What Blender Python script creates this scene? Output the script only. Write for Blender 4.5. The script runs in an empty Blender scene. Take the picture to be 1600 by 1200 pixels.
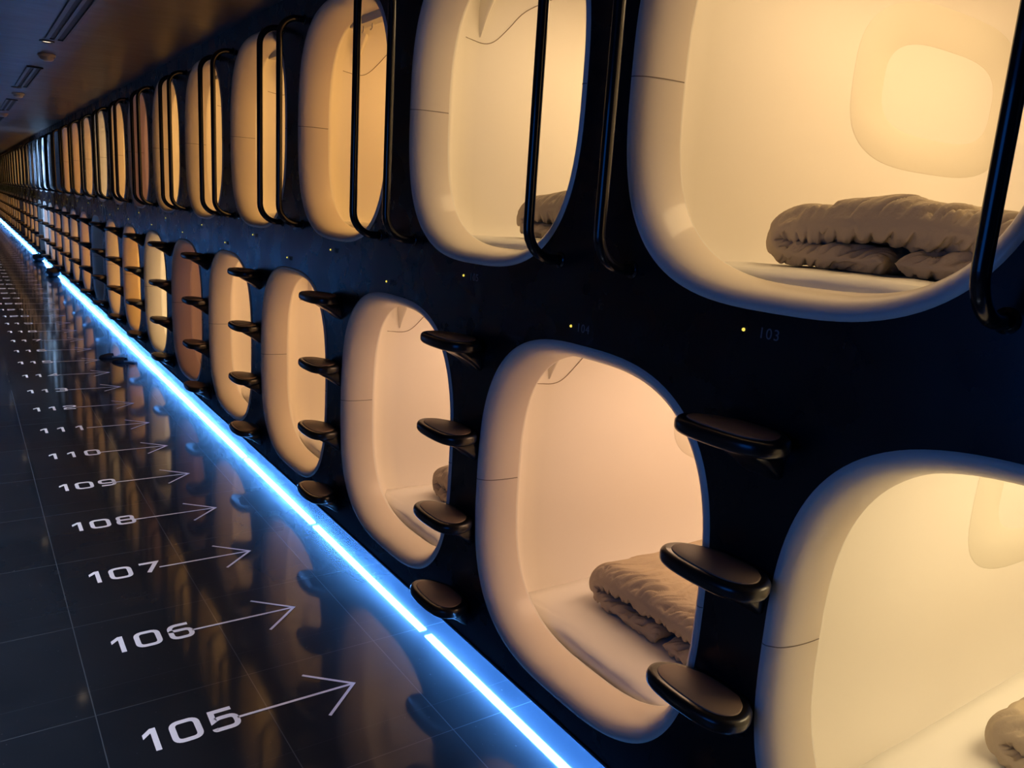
import bpy, math, random
from mathutils import Vector, Matrix, noise
U = 1.15                                   # one capsule bay (m); every length below is in bays
SC = bpy.context.scene
COL = SC.collection

# ------------------------------------------------------------------ camera
FPX = 1231.65
yaw, pitch, roll = 0.614, -0.2115, 0.0664
cam_d = bpy.data.cameras.new('camera'); cam = bpy.data.objects.new('camera', cam_d); COL.objects.link(cam)
fw = Vector((math.sin(yaw)*math.cos(pitch), math.cos(yaw)*math.cos(pitch), math.sin(pitch)))
rt = Vector((math.cos(yaw), -math.sin(yaw), 0)); up = rt.cross(fw)
r2 = rt*math.cos(roll)+up*math.sin(roll); u2 = -rt*math.sin(roll)+up*math.cos(roll)
M = Matrix(((r2.x, u2.x, -fw.x), (r2.y, u2.y, -fw.y), (r2.z, u2.z, -fw.z))).to_4x4()
M.translation = Vector((-1.1737, 0, 1.3383))*U
cam.matrix_world = M
cam_d.sensor_width = 36; cam_d.lens = FPX/1600*36; cam_d.clip_start = 0.02; cam_d.clip_end = 200
SC.camera = cam
# ------------------------------------------------------------------ world and exposure
w = bpy.data.worlds.new('night'); SC.world = w; w.use_nodes = True
w.node_tree.nodes['Background'].inputs[0].default_value = (0.02, 0.03, 0.08, 1)
w.node_tree.nodes['Background'].inputs[1].default_value = 0.05
vs = SC.view_settings; vs.view_transform = 'Standard'; vs.look = 'None'; vs.gamma = 1; vs.use_curve_mapping = False
vs.exposure = 0.0
LAMP = 6.8         # capsule lamp strength
LED = 250.0         # floor LED strip strength
BLUE = (0.10, 0.42, 1.0)

# ------------------------------------------------------------------ materials
def mat(name, col, rough=.5, metal=0, spec=.5, coat=0, emit=None, es=0, bump=None, var=None, rvar=None):
    m = bpy.data.materials.new(name); m.use_nodes = True; nt = m.node_tree; b = nt.nodes['Principled BSDF']
    b.inputs['Base Color'].default_value = (*col, 1); b.inputs['Roughness'].default_value = rough
    b.inputs['Metallic'].default_value = metal; b.inputs['Specular IOR Level'].default_value = spec
    b.inputs['Coat Weight'].default_value = coat; b.inputs['Coat Roughness'].default_value = .05
    if emit: b.inputs['Emission Color'].default_value = (*emit, 1); b.inputs['Emission Strength'].default_value = es
    tc = nt.nodes.new('ShaderNodeTexCoord')
    def nz(scale, detail=3):
        n = nt.nodes.new('ShaderNodeTexNoise'); n.inputs['Scale'].default_value = scale; n.inputs['Detail'].default_value = detail
        nt.links.new(tc.outputs['Object'], n.inputs['Vector']); return n
    if bump:
        n = nz(bump[0]); bp = nt.nodes.new('ShaderNodeBump'); bp.inputs['Strength'].default_value = bump[1]; bp.inputs['Distance'].default_value = bump[2]
        nt.links.new(n.outputs['Fac'], bp.inputs['Height']); nt.links.new(bp.outputs['Normal'], b.inputs['Normal'])
    if var:
        n = nz(var[0], 6); r = nt.nodes.new('ShaderNodeMix'); r.data_type = 'RGBA'
        r.inputs[6].default_value = (*col, 1); r.inputs[7].default_value = (*var[1], 1)
        nt.links.new(n.outputs['Fac'], r.inputs[0]); nt.links.new(r.outputs[2], b.inputs['Base Color'])
    if rvar:
        n = nz(rvar[0], 5); mr = nt.nodes.new('ShaderNodeMapRange'); mr.inputs['To Min'].default_value = rvar[1]; mr.inputs['To Max'].default_value = rvar[2]
        mr.inputs['From Min'].default_value = .3; mr.inputs['From Max'].default_value = .7
        nt.links.new(n.outputs['Fac'], mr.inputs['Value']); nt.links.new(mr.outputs['Result'], b.inputs['Roughness'])
    return m
M_SHELL = mat('cream_gloss_plastic', (.92, .82, .68), .42, spec=.35, coat=.3)
M_INNER = mat('cream_satin_plastic', (.84, .80, .74), .45)
M_SEAM = mat('seam_shadow', (.28, .22, .16), .7)  # dark tone of the joint lines
M_RAIL_RING = mat('moulding', (.77, .73, .63), .5)  # blind rail plastic; also the dimmer tint of the reflection ring
M_WALL = mat('black_wall_laminate', (.0045, .005, .008), .5, spec=.5, var=(2.0, (.009, .010, .014)), rvar=(5, .22, .34))
M_EDGE = mat('edge_trim', (.02, .02, .025), .3)
M_TUBE = mat('black_gloss_tube', (.008, .008, .009), .22, coat=.4)
M_STEP = mat('black_step_plastic', (.012, .011, .011), .28, coat=.3)
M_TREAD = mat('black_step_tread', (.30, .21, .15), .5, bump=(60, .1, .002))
M_SHEET = mat('white_sheet', (.80, .78, .74), .85)
M_DUVET = mat('beige_duvet', (.42, .345, .25), .85, bump=(55, .4, .006))
M_CEIL = mat('dark_ceiling', (.05, .032, .028), .36, var=(1.3, (.10, .06, .045)), bump=(1.6, .35, .06))
M_DARK = mat('black_void', (.004, .004, .005), .6)
M_VENT = mat('vent_grey', (.035, .035, .04), .4)
M_MARK = mat('white_vinyl', (.80, .80, .84), .45)
M_TEXT = mat('grey_print', (.20, .20, .22), .5)
M_LED = mat('led_strip', (.1, .1, .1), .5, emit=(.10, .36, 1.0), es=LED)
M_LEDCH = mat('aluminium_channel', (.3, .3, .32), .35, metal=1)
M_DOT = mat('yellow_indicator', (.1, .08, .01), .4, emit=(1, .80, .12), es=1.0)
M_SPOT = mat('downlight_glow', (.1, .1, .1), .4, emit=(1, .75, .5), es=2.5)
M_WHITEP = mat('white_plastic', (.45, .38, .32), .4)
M_BAG = mat('dark_fabric', (.01, .012, .02), .8)

def floor_material():
    m = bpy.data.materials.new('black_polished_tile'); m.use_nodes = True; nt = m.node_tree; b = nt.nodes['Principled BSDF']
    N = nt.nodes.new; L = nt.links.new
    tc = N('ShaderNodeTexCoord'); sep = N('ShaderNodeSeparateXYZ'); L(tc.outputs['Object'], sep.inputs[0])
    def line(axis, period, off, wid):
        a = N('ShaderNodeMath'); a.operation = 'SUBTRACT'; L(sep.outputs[axis], a.inputs[0]); a.inputs[1].default_value = off*U - 200*period*U
        d = N('ShaderNodeMath'); d.operation = 'MODULO'; L(a.outputs[0], d.inputs[0]); d.inputs[1].default_value = period*U
        c = N('ShaderNodeMath'); c.operation = 'LESS_THAN'; L(d.outputs[0], c.inputs[0]); c.inputs[1].default_value = wid
        return c
    def mx(a, b_):
        n = N('ShaderNodeMath'); n.operation = 'MAXIMUM'; L(a.outputs[0], n.inputs[0]); L(b_.outputs[0], n.inputs[1]); return n
    l1 = line('X', .39, -.19, .0030); l2 = line('Y', .5, .06, .0026); l3 = line('Y', .5, .18, .0014)
    h3 = N('ShaderNodeMath'); h3.operation = 'MULTIPLY'; L(l3.outputs[0], h3.inputs[0]); h3.inputs[1].default_value = .45
    g = mx(mx(l1, l2), h3)
    n1 = N('ShaderNodeTexNoise'); n1.inputs['Scale'].default_value = 2.2; n1.inputs['Detail'].default_value = 8; L(tc.outputs['Object'], n1.inputs['Vector'])
    n2 = N('ShaderNodeTexNoise'); n2.inputs['Scale'].default_value = 90; n2.inputs['Detail'].default_value = 2; L(tc.outputs['Object'], n2.inputs['Vector'])
    sp = N('ShaderNodeMapRange'); L(n2.outputs['Fac'], sp.inputs['Value']); sp.inputs['From Min'].default_value = .72; sp.inputs['From Max'].default_value = .78
    base = N('ShaderNodeMix'); base.data_type = 'RGBA'; L(n1.outputs['Fac'], base.inputs[0])
    base.inputs[6].default_value = (.004, .006, .009, 1); base.inputs[7].default_value = (.014, .018, .024, 1)
    b2 = N('ShaderNodeMix'); b2.data_type = 'RGBA'; L(sp.outputs['Result'], b2.inputs[0]); L(base.outputs[2], b2.inputs[6]); b2.inputs[7].default_value = (.06, .06, .07, 1)
    b3 = N('ShaderNodeMix'); b3.data_type = 'RGBA'; L(g.outputs[0], b3.inputs[0]); L(b2.outputs[2], b3.inputs[6]); b3.inputs[7].default_value = (.05, .06, .07, 1)
    L(b3.outputs[2], b.inputs['Base Color'])
    mr = N('ShaderNodeMapRange'); L(n1.outputs['Fac'], mr.inputs['Value']); mr.inputs['From Min'].default_value = .3; mr.inputs['From Max'].default_value = .7
    mr.inputs['To Min'].default_value = .30; mr.inputs['To Max'].default_value = .46
    L(mr.outputs['Result'], b.inputs['Roughness']); b.inputs['Coat Weight'].default_value = 1; b.inputs['Coat Roughness'].default_value = .07; b.inputs['Coat IOR'].default_value = 1.5
    b.inputs['IOR'].default_value = 1.5; b.inputs['Specular IOR Level'].default_value = .06
    return m
M_FLOOR = floor_material()

_lampm = {}
def lamp_mat(key, col, st):
    if key not in _lampm: _lampm[key] = mat('capsule_lamp_' + key, (.6, .6, .6), .5, emit=col, es=st)
    return _lampm[key]

# ------------------------------------------------------------------ helpers
def mesh(name, vs_, fs, material, smooth=True):
    me = bpy.data.meshes.new(name); me.from_pydata([(v[0]*U, v[1]*U, v[2]*U) for v in vs_], [], fs); me.update()
    if isinstance(material, (list, tuple)):
        for q in material: me.materials.append(q)
    elif material: me.materials.append(material)
    if smooth: me.polygons.foreach_set('use_smooth', [True]*len(me.polygons))
    return me
def obj(name, me, parent=None, loc=(0, 0, 0)):
    o = bpy.data.objects.new(name, me); COL.objects.link(o)
    o.location = (loc[0]*U, loc[1]*U, loc[2]*U)
    if parent: o.parent = parent
    return o
def tag(o, label=None, cat=None, group=None, kind=None):
    if label: o['label'] = label
    if cat: o['category'] = cat
    if group: o['group'] = group
    if kind: o['kind'] = kind
    return o
def recalc(me):
    import bmesh
    bm = bmesh.new(); bm.from_mesh(me); bmesh.ops.remove_doubles(bm, verts=bm.verts, dist=1e-6)
    bmesh.ops.recalc_face_normals(bm, faces=bm.faces); bm.to_mesh(me); bm.free(); return me
def box(x0, x1, y0, y1, z0, z1):
    v = [(x, y, z) for x in (x0, x1) for y in (y0, y1) for z in (z0, z1)]
    f = [(0, 1, 3, 2), (4, 6, 7, 5), (0, 4, 5, 1), (2, 3, 7, 6), (0, 2, 6, 4), (1, 5, 7, 3)]
    return v, f
def join(parts):
    V, F = [], []
    for v, f in parts:
        b = len(V); V += list(v); F += [tuple(i+b for i in q) for q in f]
    return V, F
def tube(pts, r, n=10, closed=False, caps=True):
    P = [Vector(p) for p in pts]; V, F = [], []
    up_ = None
    for i, p in enumerate(P):
        a = P[i-1] if i > 0 else P[i]; c = P[i+1] if i < len(P)-1 else P[i]
        t = (c-a).normalized()
        if up_ is None:
            up_ = Vector((0, 0, 1)) if abs(t.z) < .9 else Vector((0, 1, 0))
        up_ = (up_ - t*up_.dot(t)).normalized(); s = t.cross(up_)
        for k in range(n):
            A = 2*math.pi*k/n; V.append(tuple(p + up_*math.cos(A)*r + s*math.sin(A)*r))
    for i in range(len(P)-1):
        for k in range(n): F.append((i*n+k, i*n+(k+1) % n, (i+1)*n+(k+1) % n, (i+1)*n+k))
    if caps: F.append(tuple(range(n))[::-1]); F.append(tuple((len(P)-1)*n+k for k in range(n)))
    return V, F
def catmull(P, per=6, closed=True):
    out = []; n = len(P)
    rng = range(n) if closed else range(n-1)
    g = (lambda i: P[i % n]) if closed else (lambda i: P[max(0, min(n-1, i))])
    for i in rng:
        p0, p1, p2, p3 = g(i-1), g(i), g(i+1), g(i+2)
        for k in range(per):
            t = k/per
            out.append(tuple(.5*((2*b)+(-a+c)*t+(2*a-5*b+4*c-d)*t*t+(-a+3*b-3*c+d)*t**3) for a, b, c, d in zip(p0, p1, p2, p3)))
    if not closed: out.append(tuple(P[-1]))
    return out

# ------------------------------------------------------------------ layout
Y0 = 0.939                       # y of the first upper bay (its mark is 103)
NU, NL = 36, 37                  # capsules in the upper and the lower row
CY = -.060                       # opening centre relative to its bay
LZ, LH = 0.595, 0.456            # lower opening centre and half height
UZ, UH = 1.634, 0.437            # upper
HW = 0.428; EXP = 2.9; EXI = 4.5
ZB, ZM, ZT = .080, 1.122, 2.15   # wall bottom, row division, ceiling
XBACK = 1.75
def sup(a, hw, hh, e=EXP):
    c, s = math.cos(a), math.sin(a)
    return hw*math.copysign(abs(c)**(2/e), c), hh*math.copysign(abs(s)**(2/e), s)

# ------------------------------------------------------------------ structure
YA, YB = -1.6, 41.0
XL = -2.25
def struct(name, v, f, m, smooth=False):
    return tag(obj(name, mesh(name, v, f, m, smooth)), kind='structure')
struct('floor', *box(XL-.1, .30, YA, YB, -.06, 0), M_FLOOR)
struct('ceiling', *box(XL-.1, XBACK+.1, YA, YB, ZT, ZT+.06), M_CEIL)
struct('wall_left', *box(XL-.1, XL, YA, YB, 0, ZT), M_WALL)
struct('wall_far', *box(XL, XBACK+.1, YB, YB+.1, 0, ZT), M_WALL)
struct('wall_near', *box(XL, XBACK+.1, YA-.1, YA, 0, ZT), M_WALL)
struct('baseboard_right', *box(.11, .13, YA, YB, 0, ZB), M_DARK)
def wall_cells():
    V, F = [], []
    angs = [2*math.pi*k/72 for k in range(72)]
    def cell(yc, zc, hh, y0, y1, z0, z1):
        # hole loop and matching boundary loop, with the four corners added
        loop = [(sup(a, HW, hh)) for a in angs]
        bd = []
        for (p, q) in loop:
            L_ = math.hypot(p, q); dx, dz = p/L_, q/L_
            ty = ((y1-yc)/dx if dx > 1e-9 else (y0-yc)/dx if dx < -1e-9 else 1e9)
            tz = ((z1-zc)/dz if dz > 1e-9 else (z0-zc)/dz if dz < -1e-9 else 1e9)
            t = min(ty, tz); bd.append((yc+dx*t, zc+dz*t))
        b = len(V); n = len(loop)
        for (p, q) in loop: V.append((0, yc+p, zc+q))
        for (y, z) in bd: V.append((0, y, z))
        for (p, q) in loop: V.append((.03, yc+p, zc+q))
        for i in range(n):
            j = (i+1) % n
            F.append((b+i, b+n+i, b+n+j, b+j)); F.append((b+i, b+j, b+2*n+j, b+2*n+i))
            A, B = bd[i], bd[j]
            if abs(A[0]-B[0]) > 1e-6 and abs(A[1]-B[1]) > 1e-6:      # corner between
                cy_ = y1 if (A[0] > yc) else y0; cz_ = z1 if (A[1] > zc) else z0
                V.append((0, cy_, cz_)); F.append((b+n+i, len(V)-1, b+n+j))
    for n in range(-1, NL-1):
        yc = Y0+n+.5+CY; cell(yc, LZ, LH, yc-.5, yc+.5, ZB, ZM)
    for n in range(-1, NU):
        yc = Y0+n+CY; cell(yc, UZ, UH, yc-.5, yc+.5, ZM, ZT)
    # end fillers
    def quad(y0, y1, z0, z1):
        b = len(V); V.extend([(0, y0, z0), (0, y1, z0), (0, y1, z1), (0, y0, z1)]); F.append((b, b+1, b+2, b+3))
    quad(YA, Y0-1+CY, ZB, ZM); quad(YA, Y0-1.5+CY, ZM, ZT)
    quad(Y0+NL-1+CY, YB, ZB, ZM); quad(Y0+NU-.5+CY, YB, ZM, ZT)
    # underside lip of the wall panel
    b = len(V); V.extend([(0, YA, ZB), (0, YB, ZB), (.13, YB, ZB), (.13, YA, ZB)]); F.append((b, b+1, b+2, b+3))
    return V, F
wv, wf = wall_cells()
struct('wall_right', wv, wf, M_WALL)
struct('trim_1', *box(-.0035, .0, YA, YB, ZB-.003, ZB+.003), M_EDGE)

# ------------------------------------------------------------------ words for labels
ORD = ['first', 'second', 'third', 'fourth', 'fifth', 'sixth', 'seventh', 'eighth', 'ninth', 'tenth', 'eleventh', 'twelfth', 'thirteenth',
       'fourteenth', 'fifteenth', 'sixteenth', 'seventeenth', 'eighteenth', 'nineteenth', 'twentieth', 'twenty-first', 'twenty-second',
       'twenty-third', 'twenty-fourth', 'twenty-fifth', 'twenty-sixth', 'twenty-seventh', 'twenty-eighth', 'twenty-ninth', 'thirtieth',
       'thirty-first', 'thirty-second', 'thirty-third', 'thirty-fourth', 'thirty-fifth', 'thirty-sixth', 'thirty-seventh', 'thirty-eighth',
       'thirty-ninth']
for tens, tn in (('forty', 'fortieth'), ('fifty', 'fiftieth'), ('sixty', 'sixtieth')): ORD += [tn]+[tens+'-'+q for q in ORD[:9]]

# ------------------------------------------------------------------ capsules
PROF = [(0, 0), (.004, -.004), (.012, -.004)] + [(.045*math.sin(a)**.62, .11*(1-math.cos(a))**1.05) for a in [math.pi/2*k/14 for k in range(3, 15)]]
IN_PROF = [(.045, .11), (.044, .116), (.036, .126), (.015, .14), (-.012, .165), (-.030, .20), (-.036, .26), (-.036, XBACK-.06), (-.02, XBACK-.03), (.02, XBACK-.01), (.08, XBACK)]
def ring_surface(profile, hh, n=112, cap=False):
    V, F = [], []
    for (t, x) in profile:
        e_ = EXP+(EXI-EXP)*max(0, min(1, (x-.12)/.10))
        for k in range(n):
            p, q = sup(2*math.pi*k/n, HW-t, hh-t, e_); V.append((x, p, q))
    for i in range(len(profile)-1):
        for k in range(n): F.append((i*n+k, i*n+(k+1) % n, (i+1)*n+(k+1) % n, (i+1)*n+k))
    if cap: F.append(tuple((len(profile)-1)*n+k for k in range(n)))
    return V, F
def flip(me):
    import bmesh
    bm = bmesh.new(); bm.from_mesh(me)
    bmesh.ops.recalc_face_normals(bm, faces=bm.faces); bmesh.ops.reverse_faces(bm, faces=bm.faces); bm.to_mesh(me); bm.free(); return me
def wall_pt(x, z, hh, inset=.002, side=1):
    t = -.036
    for (t0, x0), (t1, x1) in zip(IN_PROF, IN_PROF[1:]):
        if x0 <= x < x1: t = t0+(t1-t0)*(x-x0)/(x1-x0)
    H, W = hh-t-inset, HW-t-inset
    k = min(.999, abs(z)/H); return (x, side*W*(1-k**EXI)**(1/EXI), z)
def capsule_parts(hh):
    D = {}
    D['opening_rim'] = mesh('opening_rim', *ring_surface(PROF, hh), M_SHELL)
    D['inner_shell'] = mesh('inner_shell', *ring_surface(IN_PROF, hh, cap=True), M_INNER)
    # join between the two shell halves, across the rim on both sides
    for sd in (1, -1):
        V, F = [], []; b = 0
        for (t, x) in PROF:
            for dz in (-.0011, .0011): V.append((x-.0006, sd*(HW-t-.0006), dz))
        for i in range(len(PROF)-1): F.append((b+2*i, b+2*i+1, b+2*i+3, b+2*i+2))
        D['rim_joint', sd] = mesh('rim_joint', V, F, M_SEAM)
    # curved joint of the ceiling liner and its triangular relief, both side walls
    for sd in (1, -1):
        c = [(.128, .268), (.16, .264), (.22, .256), (.275, .252), (.315, .268), (.36, .315), (.41, .375), (.50, .43)]
        c = catmull([(a, b_*hh/.456) for a, b_ in c], 5, False)
        D['ceiling_joint', sd] = mesh('ceiling_joint', *tube([wall_pt(a, b_, hh, .001, sd) for a, b_ in c], .0013, 6), M_SEAM)
    for sd in (1, -1):
        s_ = hh/.456
        rows = []
        for k in range(9):
            z = (.268 + .14*k/8)*s_; wd = .003 + .034*k/8; row = []
            for j in range(7):
                u = j/6*2-1; d = (1-abs(u)**1.2)*(.004+.055*(k/8))
                x = .255+u*wd; p = wall_pt(x, z, hh, .0, sd); row.append((x, p[1]-sd*d, z-.0*d))
            rows.append(row)
        V = [p for r in rows for p in r]; F = [(i*7+j, i*7+j+1, (i+1)*7+j+1, (i+1)*7+j) for i in range(8) for j in range(6)]
        D['ceiling_relief', sd] = mesh('ceiling_relief', V, F, M_INNER)
    # blind housing above the opening
    ztop = hh-.055
    if hh == UH:
        D['blind_rail'] = mesh('blind_rail', *box(.128, .168, -.22, .22, ztop-.012, ztop+.02), M_RAIL_RING, False)
        for y in (-.1, .06, .14): D['hook', y] = mesh('hook', *tube([(.15, y, ztop-.012), (.15, y, ztop-.03), (.143, y, ztop-.037)], .003, 6), M_RAIL_RING)
    # dimmer raised ring deeper inside, put in for a reflection on the side wall
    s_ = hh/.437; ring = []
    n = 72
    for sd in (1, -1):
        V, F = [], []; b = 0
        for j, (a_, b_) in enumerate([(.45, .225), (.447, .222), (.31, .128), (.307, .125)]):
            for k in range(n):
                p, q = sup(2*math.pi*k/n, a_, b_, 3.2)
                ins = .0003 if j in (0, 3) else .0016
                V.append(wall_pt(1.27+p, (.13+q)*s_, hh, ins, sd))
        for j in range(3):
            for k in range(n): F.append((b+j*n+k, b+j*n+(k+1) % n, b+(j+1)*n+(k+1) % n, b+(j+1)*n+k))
        D['wall_moulding', sd] = mesh('wall_moulding', V, F, M_RAIL_RING)
    zc = hh+.036-.012
    # long flat lamp along the ceiling
    D['lamp_housing'] = mesh('lamp_housing', *box(.34, 1.58, -.18, .18, zc, zc+.011), M_WHITEP, False)
    z_ = zc-.002
    D['lamp'] = mesh('lamp', [(.36, -.16, z_), (1.56, -.16, z_), (1.56, .16, z_), (.36, .16, z_)], [(0, 3, 2, 1)], lamp_mat('warm', (1, .6, .3), LAMP), False)
    return D
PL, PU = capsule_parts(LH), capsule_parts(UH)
# name: (light colour, strength factor)
TINT = {'yellow': ((1, .69, .35), 1.0), 'peach': ((1, .62, .37), .97), 'amber': ((1, .54, .17), .98), 'orange': ((1, .47, .10), .88), 'apricot': ((1, .575, .27), .97),
        'pale': ((1, .76, .42), 1.0), 'dim': ((1, .42, .20), .3), 'off': ((.5, .3, .2), .004)}
TW = {'yellow': 'glowing yellow', 'peach': 'glowing soft peach', 'apricot': 'glowing apricot', 'amber': 'glowing warm amber', 'orange': 'glowing orange', 'pale': 'glowing pale yellow',
      'dim': 'dim brownish', 'off': 'with lamp off'}
up_t = {0: 'yellow', 1: 'yellow', 2: 'amber', 3: 'amber', 4: 'amber', 5: 'amber', 6: 'dim', 12: 'off', 13: 'off', 14: 'off', 15: 'off', 10: 'orange', 11: 'orange'}
lo_t = {-1: 'pale', 0: 'peach', 1: 'peach', 2: 'apricot', 3: 'apricot', 4: 'dim', 5: 'yellow', 8: 'off', 15: 'off', 20: 'off'}
def capsule(name, row, n, yc, zc, D, tint):
    e = bpy.data.objects.new('sleeping_capsule', None); COL.objects.link(e); e.location = (0, yc*U, zc*U); e.empty_display_size = .1
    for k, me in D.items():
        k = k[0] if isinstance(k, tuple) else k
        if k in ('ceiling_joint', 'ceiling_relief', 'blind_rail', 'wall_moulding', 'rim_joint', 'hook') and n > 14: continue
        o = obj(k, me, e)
        if k == 'lamp':
            c, s = TINT[tint]
            o.material_slots[0].link = 'OBJECT'; o.material_slots[0].material = lamp_mat(tint, c, LAMP*s)
    i = n+1 if row == 'lower' else n
    num = (104+2*n) if row == 'lower' else 103+2*n
    if i == 0: where = 'nearest of the %s row, cut by the right edge' % row
    else: where = '%s from the right in the %s row%s' % (ORD[i], row, (', opposite number %d' % num) if 105 <= num <= 119 else '')
    tag(e, 'sleeping capsule %s, %s' % (TW[tint], where), 'sleeping capsule', 'sleeping capsules of the %s row' % row)
    return e
for n in range(-1, NL-1): capsule('l', 'lower', n, Y0+n+.5+CY, LZ, PL, lo_t.get(n, 'amber' if n % 3 else 'orange'))
for n in range(0, NU): capsule('u', 'upper', n, Y0+n+CY, UZ, PU, up_t.get(n, 'amber' if n % 2 else 'yellow'))
# the upper bay behind the right edge of the frame is closed by its own shell too
e = capsule('u', 'upper', 0, Y0-1+CY, UZ, PU, 'off'); tag(e, 'dark sleeping capsule of the upper row, just outside the photo at the right', 'sleeping capsule')

# ------------------------------------------------------------------ bedding
def mattress_mesh(hh, seed):
    W, H = HW+.036-.006, hh+.036-.006
    z0, zt = -H*.975, -hh+.063
    xs = [.142+.05*(1-math.cos(math.pi/2*k/9)) for k in range(10)] + [.192+(XBACK-.22)*k/40 for k in range(1, 41)]
    V, F = [], []; N = 40
    for x in xs:
        q = max(0, min(1, (.192-x)/.05)); rc = .06*(1-math.sqrt(max(0, 1-q*q))); dz = .018*(1-math.sqrt(max(0, 1-q*q)))
        zz = zt-dz; sec = []
        def half(z): return max(.02, W*(1-min(.999, abs(z)/H)**EXI)**(1/EXI)-rc)
        wtop = half(zz)
        # bottom half-profile right to left, then the top
        side = []
        for k in range(9):
            z = z0+(zz-.02-z0)*k/8; side.append((half(z), z))
        side += [(half(zz-.010)-.003, zz-.008), (wtop-.012, zz-.001)]
        top = [(wtop-.012-(2*(wtop-.012))*k/22, zz+.003*math.sin(math.pi*k/22)) for k in range(1, 22)]
        sec = side + top + [(-a, b) for a, b in side[::-1]]
        for (y, z) in sec:
            nn = noise.noise(Vector((x*5+seed, y*14, z*9)))*.003+(abs(noise.noise(Vector((x*30+seed+y*8, y*7, z*8))))**.6)*.0055*(1 if x < .5 else .5)
            V.append((x+nn*1.5*(x < .27), y, z+nn))
        S = len(sec)
    for i in range(len(xs)-1):
        for k in range(S): F.append((i*S+k, (i+1)*S+k, (i+1)*S+(k+1) % S, i*S+(k+1) % S))
    F.append(tuple(range(S))); F.append(tuple((len(xs)-1)*S+k for k in range(S))[::-1])
    return recalc(mesh('mattress', V, F, M_SHEET))
def duvet_mesh(seed):
    C = catmull([(-.02, .026), (.08, .025), (.19, .026), (.238, .034), (.256, .058), (.232, .082), (.15, .094), (.03, .101), (-.10, .100), (-.20, .090), (-.262, .074), (-.275, .052), (-.235, .031), (-.14, .025), (-.05, .026)], 30, False)
    n = len(C); S = [0]
    for i in range(1, n): S.append(S[-1]+math.dist(C[i], C[i-1]))
    NXs = [(.10*(k/26)**1.5, k) for k in range(0, 27)]+[(.10+.675*(k/44)**1.2, k) for k in range(1, 45)]
    V, F = [], []
    X0 = .33; Lx = .775
    def layer_r(x):      # half thickness, puffed front edge
        q = min(1, x/.055); r = .0365*math.sqrt(max(0, 1-(1-q)**2)); e_ = min(1, (Lx-x)/.05); return max(.0015, r*math.sqrt(max(0.0, 1-(1-max(0, e_))**2)))
    xs = [a for a, _ in NXs]
    for side in (1, -1):
        for xi, x in enumerate(xs):
            r = layer_r(x)
            for i in range(n):
                a = C[max(0, i-1)]; b = C[min(n-1, i+1)]; tx, tz = b[0]-a[0], b[1]-a[1]; L_ = math.hypot(tx, tz); nx, nz = -tz/L_, tx/L_
                endt = min(1, (S[i]/.035)); endt = min(endt, (S[-1]-S[i])/.035); k_ = math.sqrt(max(0.0, 1-(1-max(0, endt))**2)); k_ = max(.05, k_)
                rr = r*k_*(.68+.50*min(1, max(0, (C[i][1]-.026)/.06)))*(1+.10*noise.noise(Vector((S[i]*9, x*5, seed))))
                # creases that run round the front edge of each layer
                f = max(.10, 1-x/.34)
                wp = S[i]+.035*noise.noise(Vector((S[i]*6+seed, x*7, 0)))+x*.22*noise.noise(Vector((S[i]*2.5, seed, 9)))+side*min(x, .06)*.9
                sz = side*min(1, x/.03)*.5
                a1 = abs(noise.noise(Vector((wp*26+seed, x*3.0, sz)))); a2 = abs(noise.noise(Vector((wp*62+seed, x*7, sz*2+2))))
                cr = ((min(1, a1*4))**.5-.7)*.020*f + ((min(1, a2*4))**.5-.7)*.009*f + .012*f*noise.noise(Vector((wp*12+seed, x*9, sz)))
                d = side*(rr+cr*min(1, x/.010)*k_)
                if side == (1 if nz < 0 else -1): d *= 1
                skew = .03*math.sin(S[i]*5+seed)*0
                V.append((X0+x+.012*noise.noise(Vector((S[i]*6, seed, 3)))+.03*(C[i][0]), C[i][0]+nx*d, max(.001, C[i][1]+nz*d - .02*max(0, x-.35)*(C[i][1] > .08))))
    m = len(xs)
    for s in range(2):
        o = s*m*n
        for xi in range(m-1):
            for i in range(n-1):
                q = (o+xi*n+i, o+(xi+1)*n+i, o+(xi+1)*n+i+1, o+xi*n+i+1); F.append(q if s else q[::-1])
    for xi in (0, m-1):
        for i in range(n-1):
            F.append((xi*n+i, xi*n+i+1, m*n+xi*n+i+1, m*n+xi*n+i))
    for i in (0, n-1):
        for xi in range(m-1): F.append((xi*n+i, (xi+1)*n+i, m*n+(xi+1)*n+i, m*n+xi*n+i))
    return recalc(mesh('folded_duvet', V, F, M_DUVET))
ML, MU = mattress_mesh(LH, 1.3), mattress_mesh(UH, 7.7)
DV = [duvet_mesh(.7), duvet_mesh(5.1)]
def bedding(row, n, yc, zc, hh, mm):
    i = n+1 if row == 'lower' else n
    w_ = 'the nearest %s capsule at the right edge' % row if i == 0 else 'the %s %s capsule from the right' % (ORD[i], row)
    o = obj('mattress', mm, None, (0, yc, zc)); tag(o, 'white sheeted mattress lying inside %s' % w_, 'mattress', 'mattresses in the capsules')
    if row == 'upper' or n >= -1:
        d = obj('folded_duvet', DV[(n+(row == 'lower')) % 2], None, (.30 if (row == 'lower' and n < 0) else 0 if row == 'upper' else -.02, yc+(.03 if row == 'upper' else -.01), zc-hh+.0700))
        tag(d, 'beige duvet folded over on the mattress of %s' % w_, 'duvet', 'folded duvets in the capsules')
for n in range(0, 6): bedding('upper', n, Y0+n+CY, UZ, UH, MU)
for n in range(-1, 5): bedding('lower', n, Y0+n+.5+CY, LZ, LH, ML)

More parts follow.
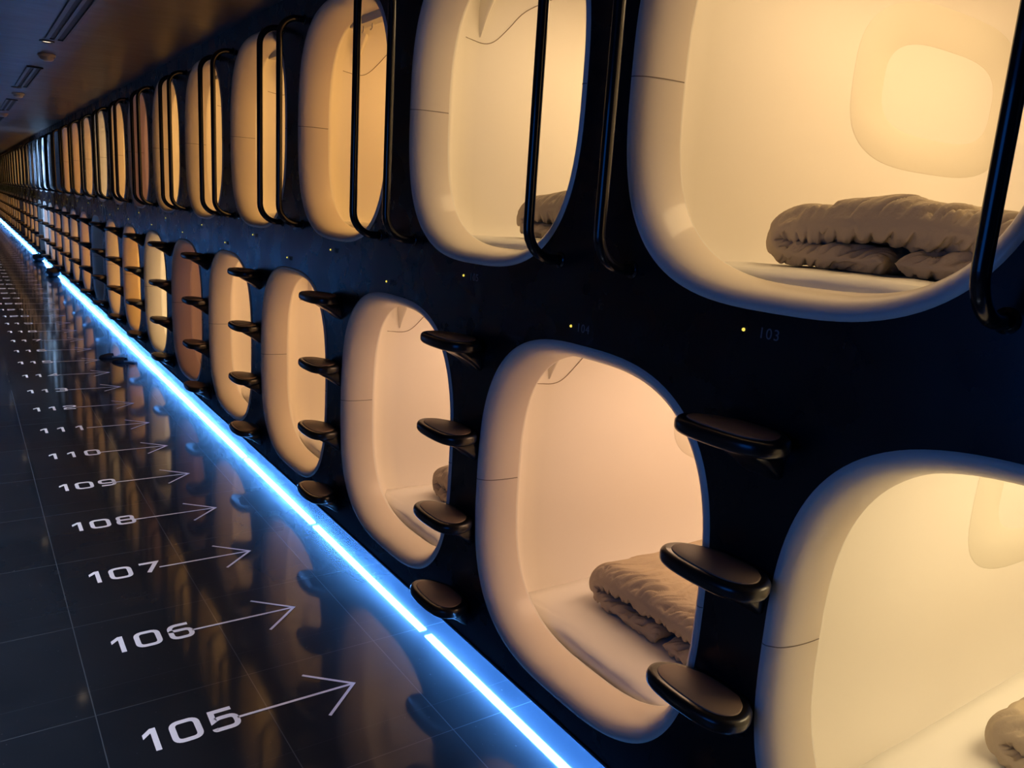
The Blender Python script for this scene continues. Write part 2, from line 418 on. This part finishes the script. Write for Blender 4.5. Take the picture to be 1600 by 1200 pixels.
# ------------------------------------------------------------------ ladder steps
OUT = [(0.002, -.030), (-.014, .010), (-.040, .046), (-.074, .061), (-.104, .048), (-.120, .012), (-.125, -.055), (-.119, -.120), (-.098, -.154), (-.064, -.166), (-.030, -.155), (-.012, -.138), (0.002, -.112)]
def slab(poly, z0, z1, r, n=5):
    cx = sum(p[0] for p in poly)/len(poly); cy = sum(p[1] for p in poly)/len(poly); m = len(poly)
    def inset(d):
        out = []
        for i in range(m):
            a, b = poly[i-1], poly[(i+1) % m]; tx, ty = b[0]-a[0], b[1]-a[1]; L_ = math.hypot(tx, ty) or 1
            nx, ny = -ty/L_, tx/L_
            if (cx-poly[i][0])*nx+(cy-poly[i][1])*ny < 0: nx, ny = -nx, -ny
            out.append((poly[i][0]+nx*d, poly[i][1]+ny*d))
        return out
    rings = []
    for k in range(n+1):
        A = math.pi/2*k/n; rings.append((inset(r*(1-math.cos(A)) if False else r*(1-math.sin(A))), z0+r*(1-math.cos(A))))
    for k in range(n+1):
        A = math.pi/2*k/n; rings.append((inset(r*(1-math.cos(A))), z1-r*(1-math.sin(A))))
    V, F = [], []
    for poly_, z in rings: V += [(p[0], p[1], z) for p in poly_]
    for i in range(len(rings)-1):
        for k in range(m): F.append((i*m+k, i*m+(k+1) % m, (i+1)*m+(k+1) % m, (i+1)*m+k))
    F.append(tuple(range(m))[::-1]); F.append(tuple((len(rings)-1)*m+k for k in range(m)))
    return V, F
outl = catmull(OUT, 5)
tr = [(-.062+(p[0]+.062)*.74, -.058+(p[1]+.058)*.82) for p in outl]
SM = recalc(mesh('step_body', *slab(outl, -.030, 0, .0115), M_STEP))
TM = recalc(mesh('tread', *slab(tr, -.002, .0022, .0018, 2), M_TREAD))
brk = catmull([(0.0, -.020), (-.085, -.022), (-.094, -.028), (-.070, -.046), (-.035, -.066), (-.01, -.086), (0.0, -.092)], 4, False)
def bracket():
    V, F = [], []; ys = [-.125, -.119, -.108, -.05, -.038, -.032]; sc = [.86, .96, 1, 1, .96, .86]; m = len(brk)
    for y, s in zip(ys, sc): V += [(p[0]*s, y, -.022+(p[1]+.022)*s) for p in brk]
    for i in range(len(ys)-1):
        for k in range(m): F.append((i*m+k, i*m+(k+1) % m, (i+1)*m+(k+1) % m, (i+1)*m+k))
    F.append(tuple(range(m))[::-1]); F.append(tuple((len(ys)-1)*m+k for k in range(m)))
    return V, F
BM = recalc(mesh('bracket', *bracket(), M_STEP))
STEPZ = [.213, .473, .733, .995]; SW = ['lowest', 'second lowest', 'second highest', 'topmost']
for n in range(0, 36):
    for k, z in enumerate(STEPZ):
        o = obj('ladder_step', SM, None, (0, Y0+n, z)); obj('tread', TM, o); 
        if n < 26: obj('bracket', BM, o)
        tag(o, 'black wall step, %s of four below the %s upper capsule from the right' % (SW[k], ORD[n]), 'step', 'black ladder steps on the wall')

# ------------------------------------------------------------------ handrails
def rail():
    p, zb, zt, r = .10, 1.240, 2.035, .075
    pts = [(0.0, 0, zb), (-(p-r), 0, zb)]
    for k in range(1, 9):
        A = math.pi/2*k/8; pts.append((-(p-r)-r*math.sin(A), 0, zb+r*(1-math.cos(A))))
    for k in range(0, 9):
        A = math.pi/2*k/8; pts.append((-(p-r)-r*math.cos(A), 0, zt-r+r*math.sin(A)))
    pts.append((0.0, 0, zt))
    return tube(pts, .0125, 14)
RM = mesh('handrail', *rail(), M_TUBE)
FL = mesh('flange', *tube([(-.004, 0, 0), (.001, 0, 0)], .019, 18), M_TUBE)
for n in range(0, 36):
    for j, dy in enumerate((-.44, -.69)):
        o = obj('handrail', RM, None, (0, Y0+n+dy, 0)); 
        if n < 16:
            for z in (1.240, 2.035): obj('flange', FL, o, (0, 0, z))
        tag(o, 'black tubular handrail, %s by the %s upper capsule from the right' % (('left of a pair', 'right of a pair')[j], ORD[n]), 'handrail', 'black handrails beside the upper capsules')
for j, dy in enumerate((.56, ) if False else ()): pass

# ------------------------------------------------------------------ indicator lights and wall numbers
def ball(r, n=8):
    V, F = [(-r, 0, 0)], []
    rings = 4
    for i in range(1, rings+1):
        a = math.pi/2*i/rings
        for k in range(n): V.append((-r*math.cos(a), r*math.sin(a)*math.cos(2*math.pi*k/n), r*math.sin(a)*math.sin(2*math.pi*k/n)))
    for k in range(n): F.append((0, 1+(k+1) % n, 1+k))
    for i in range(rings-1):
        for k in range(n): F.append((1+i*n+k, 1+i*n+(k+1) % n, 1+(i+1)*n+(k+1) % n, 1+(i+1)*n+k))
    return V, F
DM = recalc(mesh('indicator_light', *ball(.0036), M_DOT))
for n in range(0, 30):
    o = obj('indicator_light', DM, None, (0, Y0+n, 1.1595)); tag(o, 'tiny yellow light on the wall under the %s upper capsule from the right' % ORD[n], 'indicator light', 'yellow indicator lights')
    o = obj('indicator_light', DM, None, (0, Y0+n+.5, 1.0899)); tag(o, 'tiny yellow light on the wall above the %s lower capsule from the right' % ORD[n+1], 'indicator light', 'yellow indicator lights')

# ------------------------------------------------------------------ glyphs
def rounded(P, closed=False, n=6):
    out = []; m = len(P)
    for i, p in enumerate(P):
        x, y, r = p
        if r <= 0 or (not closed and i in (0, m-1)): out.append((x, y)); continue
        a, b = P[i-1], P[(i+1) % m]
        va = Vector((a[0]-x, a[1]-y)); vb = Vector((b[0]-x, b[1]-y)); r = min(r, va.length*.5, vb.length*.5)
        A = Vector((x, y))+va.normalized()*r; B = Vector((x, y))+vb.normalized()*r; c = Vector((x, y))
        for k in range(n+1):
            t = k/n; q = A*(1-t)**2+c*2*t*(1-t)+B*t*t; out.append((q.x, q.y))
    return out
def ribbon(P, wd, closed=False, z=0.0):
    m = len(P); V, F = [], []
    for i in range(m):
        p = Vector(P[i]); a = Vector(P[i-1]) if (closed or i > 0) else None; b = Vector(P[(i+1) % m]) if (closed or i < m-1) else None
        if a is None: t = (b-p).normalized(); nrm = Vector((-t.y, t.x)); sc = 1
        elif b is None: t = (p-a).normalized(); nrm = Vector((-t.y, t.x)); sc = 1
        else:
            t1 = (p-a).normalized(); t2 = (b-p).normalized(); n1 = Vector((-t1.y, t1.x)); n2 = Vector((-t2.y, t2.x)); nrm = (n1+n2)
            if nrm.length < 1e-6: nrm = n1
            nrm.normalize(); sc = 1/max(.35, nrm.dot(n1))
        for s in (-.5, .5): q = p+nrm*wd*s*sc; V.append((q.x, q.y, z))
    for i in range(m if closed else m-1):
        j = (i+1) % m; F.append((2*i, 2*j, 2*j+1, 2*i+1))
    return V, F
R_ = .34
G = {'0': [([(0, 0, R_), (1, 0, R_), (1, 1, R_), (0, 1, R_)], True)],
     '2': [([(.0, .74, 0), (0, 1, .3), (1, 1, .35), (1, .56, .3), (0, .42, .3), (0, 0, 0), (1, 0, 0)], False)],
     '3': [([(0, .92, 0), (.1, 1, .1), (1, 1, .3), (1, .52, .2), (.35, .52, 0)], False), ([(.35, .52, 0), (1, .52, .2), (1, 0, .3), (.05, 0, .1), (0, .1, 0)], False)],
     '4': [([(.75, 0, 0), (.75, 1, 0), (0, .28, 0), (1.05, .28, 0)], False)],
     '5': [([(.95, 1, 0), (.05, 1, 0), (.03, .50, 0), (.25, .60, .2), (1, .60, .32), (1, 0, .34), (0, 0, .2), (-.02, .1, 0)], False)],
     '6': [([(.97, 1, 0), (0, 1, .42), (0, 0, .36), (1, 0, .36), (1, .58, .32), (.02, .58, .1), (0, .5, 0)], False)],
     '7': [([(0, 1, 0), (1, 1, 0), (.38, 0, 0)], False)],
     '8': [([(.04, .52, .22), (.96, .52, .22), (.96, 1, .24), (.04, 1, .24)], True), ([(0, 0, .3), (1, 0, .3), (1, .52, .24), (0, .52, .24)], True)],
     '9': [([(.03, 0, 0), (1, 0, .42), (1, 1, .36), (0, 1, .36), (0, .42, .32), (.98, .42, .1), (1, .5, 0)], False)]}
def digit(ch, x0, y0, wd, ht, st):
    if ch == '1':
        P = [(.02, .80), (.02, .60), (.42, .80), (.42, 0), (.70, 0), (.70, 1), (.42, 1)]
        V = [(x0+wd*a*.82, y0+ht*b, 0) for a, b in P]
        return V, [(0, 1, 2, 6), (2, 3, 4, 5, 6)]
    parts = []
    sx, sy = wd-st, ht-st
    for i, (P, cl) in enumerate(G[ch]):
        pp = rounded([(x0+st/2+a*sx, y0+st/2+b*sy, r*sx) for a, b, r in P], cl)
        parts.append(ribbon(pp, st*.92, cl, z=.00003*i))
    return join(parts)
for k in range(0, 68):
    num = 104+k; yb = 1.843+.5*(k-1)
    e = bpy.data.objects.new('floor_marking', None); COL.objects.link(e); e.location = (-.6*U, (yb+.04)*U, .0012*U); e.empty_display_size = .05
    ox, oy = -.6, yb+.04
    s = str(num)
    xs_ = {0: -.884, 1: -.822, 2: -.727}
    dg = [digit(s[0], -.884-ox, yb-oy, .060, .096, .0165), digit(s[1], (-.822 if s[1] != '1' else -.803)-ox, yb-oy, .076 if s[1] != '1' else .060, .096, .0165),
          digit(s[2], (-.727 if s[2] != '1' else -.712)-ox, yb-oy, .074 if s[2] != '1' else .060, .096, .0165)]
    v, f = join(dg); o = obj('number', mesh('number', v, f, M_MARK, False), e)
    ya = yb+.038-oy; st = .0088
    v, f = join([ribbon([(-.658-ox, ya), (-.337-ox, ya-.004)], st), ribbon([(-.447-ox, ya+.102), (-.334-ox, ya-.004), (-.447-ox, ya-.110)], st, z=.00004)])
    obj('arrow', mesh('arrow', v, f, M_MARK, False), e)
    if num <= 119: lb = 'white number %d with an arrow printed on the black floor' % num
    else: lb = 'white number and arrow on the black floor, %s floor marking from the front' % ORD[k-1]
    tag(e, lb, 'floor marking', 'numbered arrows on the floor')
def wall_text(s, y, z, h, nm):
    cu = bpy.data.curves.new('t', 'FONT'); cu.body = s; cu.size = h*U*1.4; cu.extrude = .0004; cu.space_character = 1.15
    t = bpy.data.objects.new('t', cu); COL.objects.link(t); dg = bpy.context.evaluated_depsgraph_get(); dg.update()
    me = bpy.data.meshes.new_from_object(t.evaluated_get(dg)); bpy.data.objects.remove(t); me.materials.clear(); me.materials.append(M_TEXT)
    o = bpy.data.objects.new('wall_number', me); COL.objects.link(o)
    # text x axis runs towards -y, its up axis is z, it faces -x
    o.matrix_world = Matrix(((0, 0, -1, -.0008*U), (-1, 0, 0, y*U), (0, 1, 0, z*U), (0, 0, 0, 1)))
    tag(o, 'faint grey number %s on the black wall beside its yellow indicator light' % s, 'wall number', 'faint capsule numbers on the wall'); return o
for n in range(0, 4):
    wall_text(str(103+2*n), Y0+n-.034, 1.1505, .020, '')
    wall_text(str(104+2*n), Y0+n+.5-.022, 1.0809, .020, '')

# ------------------------------------------------------------------ LED strip under the wall
for n in range(-2, 41):
    ya_, yb_ = 1.05*n+.055, 1.05*(n+1)+.030
    if yb_ > YB: break
    e = bpy.data.objects.new('led_strip', None); COL.objects.link(e); e.location = (.045*U, (ya_+yb_)/2*U, .0765*U); e.empty_display_size = .02
    L_ = (yb_-ya_)/2
    obj('channel', mesh('channel', *box(-.017, .017, -L_, L_, .0005, .0030), M_LEDCH, False), e)
    obj('diffuser', mesh('diffuser', [(-.014, -L_+.004, 0), (.014, -L_+.004, 0), (.014, L_-.004, 0), (-.014, L_-.004, 0)], [(0, 3, 2, 1)], M_LED, False), e)
    tag(e, 'blue white LED strip under the black wall edge, %s length from the front' % ORD[n+2], 'light strip', 'LED strips under the wall')

# ------------------------------------------------------------------ ceiling fittings
def disc(r, z, n=24): return [(r*math.cos(2*math.pi*k/n), r*math.sin(2*math.pi*k/n), z) for k in range(n)], [tuple(range(n))[::-1]]
def lathe(prof, n=28):
    V, F = [], []
    for r, z in prof:
        for k in range(n): V.append((r*math.cos(2*math.pi*k/n), r*math.sin(2*math.pi*k/n), z))
    for i in range(len(prof)-1):
        for k in range(n): F.append((i*n+k, i*n+(k+1) % n, (i+1)*n+(k+1) % n, (i+1)*n+k))
    return V, F
for i in range(6):
    y = 4.0+2.93*i; w3 = ('nearest of the row on the ceiling' if i == 0 else '%s from the front on the ceiling' % ORD[i])
    e = bpy.data.objects.new('ceiling_vent', None); COL.objects.link(e); e.location = (-.655*U, (y+.74)*U, ZT*U); e.empty_display_size = .05
    fr = join([box(a, b, -.74, .74, -.010, 0) for a, b in ((-.050, -.030), (-.006, .010), (.038, .050))] + [box(-.05, .05, a, b, -.010, 0) for a, b in ((-.75, -.738), (.738, .75))])
    obj('frame', mesh('frame', *fr, M_VENT, False), e)
    for a, b in ((-.030, -.006), (.010, .038)): obj('slot', mesh('slot', *box(a, b, -.738, .738, -.004, 0), M_DARK, False), e)
    tag(e, 'long black double slot air vent, %s' % w3, 'air vent', 'slot vents along the ceiling')
    e = bpy.data.objects.new('downlight', None); COL.objects.link(e); e.location = (-.685*U, (y+1.63)*U, ZT*U)
    obj('trim_ring', mesh('trim_ring', *lathe([(.040, 0), (.040, -.006), (.030, -.008), (.026, -.002)]), M_VENT), e)
    obj('lens', mesh('lens', *disc(.026, -.003), M_SPOT, False), e)
    tag(e, 'small round warm downlight, %s' % w3, 'downlight', 'downlights along the ceiling')
    e = bpy.data.objects.new('smoke_detector', None); COL.objects.link(e); e.location = (-.64*U, (y+2.2)*U, ZT*U)
    obj('base', mesh('base', *lathe([(.052, 0), (.052, -.012), (.046, -.016)]), M_WHITEP), e)
    obj('head', mesh('head', *lathe([(.040, -.014), (.038, -.030), (.024, -.040), (0.0005, -.042)]), M_WHITEP), e)
    tag(e, 'round pale smoke detector, %s' % w3, 'smoke detector', 'smoke detectors along the ceiling')

# ------------------------------------------------------------------ things left on the floor
def slipper(seed):
    sole = catmull([(0, -.11), (.034, -.09), (.036, -.02), (.045, .06), (.03, .115), (0, .128), (-.032, .11), (-.042, .05), (-.03, -.03), (-.032, -.09)], 4)
    V, F = slab(sole, 0, .018, .006, 3)
    V2, F2 = [], []
    for i in range(9):
        y = .0+.115*i/8; w_ = .044-.022*max(0, (i-4)/4)**2; h = .05*math.cos((i/8)*1.25)+.004
        for k in range(11):
            A = math.pi*k/10; V2.append((w_*math.cos(A), y, .014+h*math.sin(A)))
    for i in range(8):
        for k in range(10): F2.append((i*11+k, i*11+k+1, (i+1)*11+k+1, (i+1)*11+k))
    return (V, F), (V2, F2)
(sa, sb) = slipper(0)
SO = recalc(mesh('sole', *sa, M_BAG)); SU = recalc(mesh('upper', *sb, M_BAG))
for i, (x, y, rz) in enumerate([(-.23, 6.93, 1.25), (-.17, 6.72, 1.05)]):
    o = obj('slipper', SO, None, (x, y, .0005)); o.rotation_euler.z = rz; o.scale = (.8, .8, .6); obj('upper', SU, o)
    tag(o, 'dark slipper on the floor by the arrow of number 115, the %s of two' % ('farther', 'nearer')[i], 'slipper', 'slippers left on the floor')
def bag_mesh():
    V, F = [], []; n, m = 26, 14
    for i in range(m):
        a = -math.pi/2+math.pi*i/(m-1)
        for k in range(n):
            p, q = sup(2*math.pi*k/n, .5, .5, 3); c = max(.02, math.cos(a)**.5 if math.cos(a) > 0 else .02)
            d = 1+.12*noise.noise(Vector((p*4, q*4, a*2)))
            V.append((p*.17*c*d*2*.5, q*.6*c*d, .055+.055*math.sin(a)))
    for i in range(m-1):
        for k in range(n): F.append((i*n+k, i*n+(k+1) % n, (i+1)*n+(k+1) % n, (i+1)*n+k))
    F.append(tuple(range(n))[::-1]); F.append(tuple((m-1)*n+k for k in range(n)))
    return V, F
BG = recalc(mesh('bag_body', *bag_mesh(), M_BAG)); HD = mesh('handle', *tube([(0, -.12+.24*k/12, .105+.03*math.sin(math.pi*k/12)) for k in range(13)], .007, 6), M_BAG)
for i, (x, y) in enumerate([(-.075, 13.6), (-.07, 16.3)]):
    o = obj('soft_bag', BG, None, (x, y, 0)); obj('handle', HD, o)
    tag(o, 'low dark soft bag on the floor over the blue light strip, the %s of two' % ('nearer', 'farther')[i], 'bag', 'dark bags on the floor far down the corridor')

# ------------------------------------------------------------------ unseen blue lamps added opposite for the blue rims and glow
def unseen_wall_lamp(y, z, hy, hz, power, col, label, spread=3.14):
    e = bpy.data.objects.new('wall_lamp', None); COL.objects.link(e); e.location = (XL*U, y*U, z*U)
    obj('housing', mesh('housing', *box(.001, .02, -hy-.015, hy+.015, -hz-.015, hz+.015), M_EDGE, False), e)
    ld = bpy.data.lights.new('blue_panel', 'AREA'); ld.shape = 'RECTANGLE'; ld.size = hy*2*U; ld.size_y = hz*2*U; ld.energy = power; ld.color = col; ld.spread = spread
    lo = bpy.data.objects.new('blue_panel', ld); COL.objects.link(lo); lo.parent = e; lo.location = (.03*U, 0, 0)
    lo.rotation_euler = (0, -math.pi/2, math.pi) if False else (math.pi/2, 0, math.pi/2+math.pi)
    tag(e, label, 'wall lamp')
unseen_wall_lamp(.6, 1.25, .55, .55, 7, (.02, .22, 1), 'wide blue wall lamp on the opposite wall near the front')
unseen_wall_lamp(12.5, .42, 4.5, .36, 16, (.04, .30, 1), 'long low blue wall panel light on the opposite wall')
unseen_wall_lamp(15.4, 1.60, .4, .35, 40, (.28, .52, 1), 'bright blue wall lamp on the opposite wall far down the corridor', 1.25)
for i in range(7):  # unseen lights added overhead to brighten the floor arrows
    y = .3+2.93*i
    e = bpy.data.objects.new('ceiling_light', None); COL.objects.link(e); e.location = (-1.62*U, y*U, ZT*U)
    obj('housing', mesh('housing', *box(-.05, .05, -1.42, 1.42, -.012, -.001), M_VENT, False), e)
    ld = bpy.data.lights.new('light_panel', 'AREA'); ld.shape = 'RECTANGLE'; ld.size = .08*U; ld.size_y = 2.8*U; ld.energy = 34; ld.color = (.66, .76, 1); ld.spread = 1.05
    lo = bpy.data.objects.new('light_panel', ld); COL.objects.link(lo); lo.parent = e; lo.location = (0, 0, -.02)
    tag(e, 'long cool white ceiling light over the far side of the aisle, %s from the front' % ORD[i], 'ceiling light', 'ceiling lights')
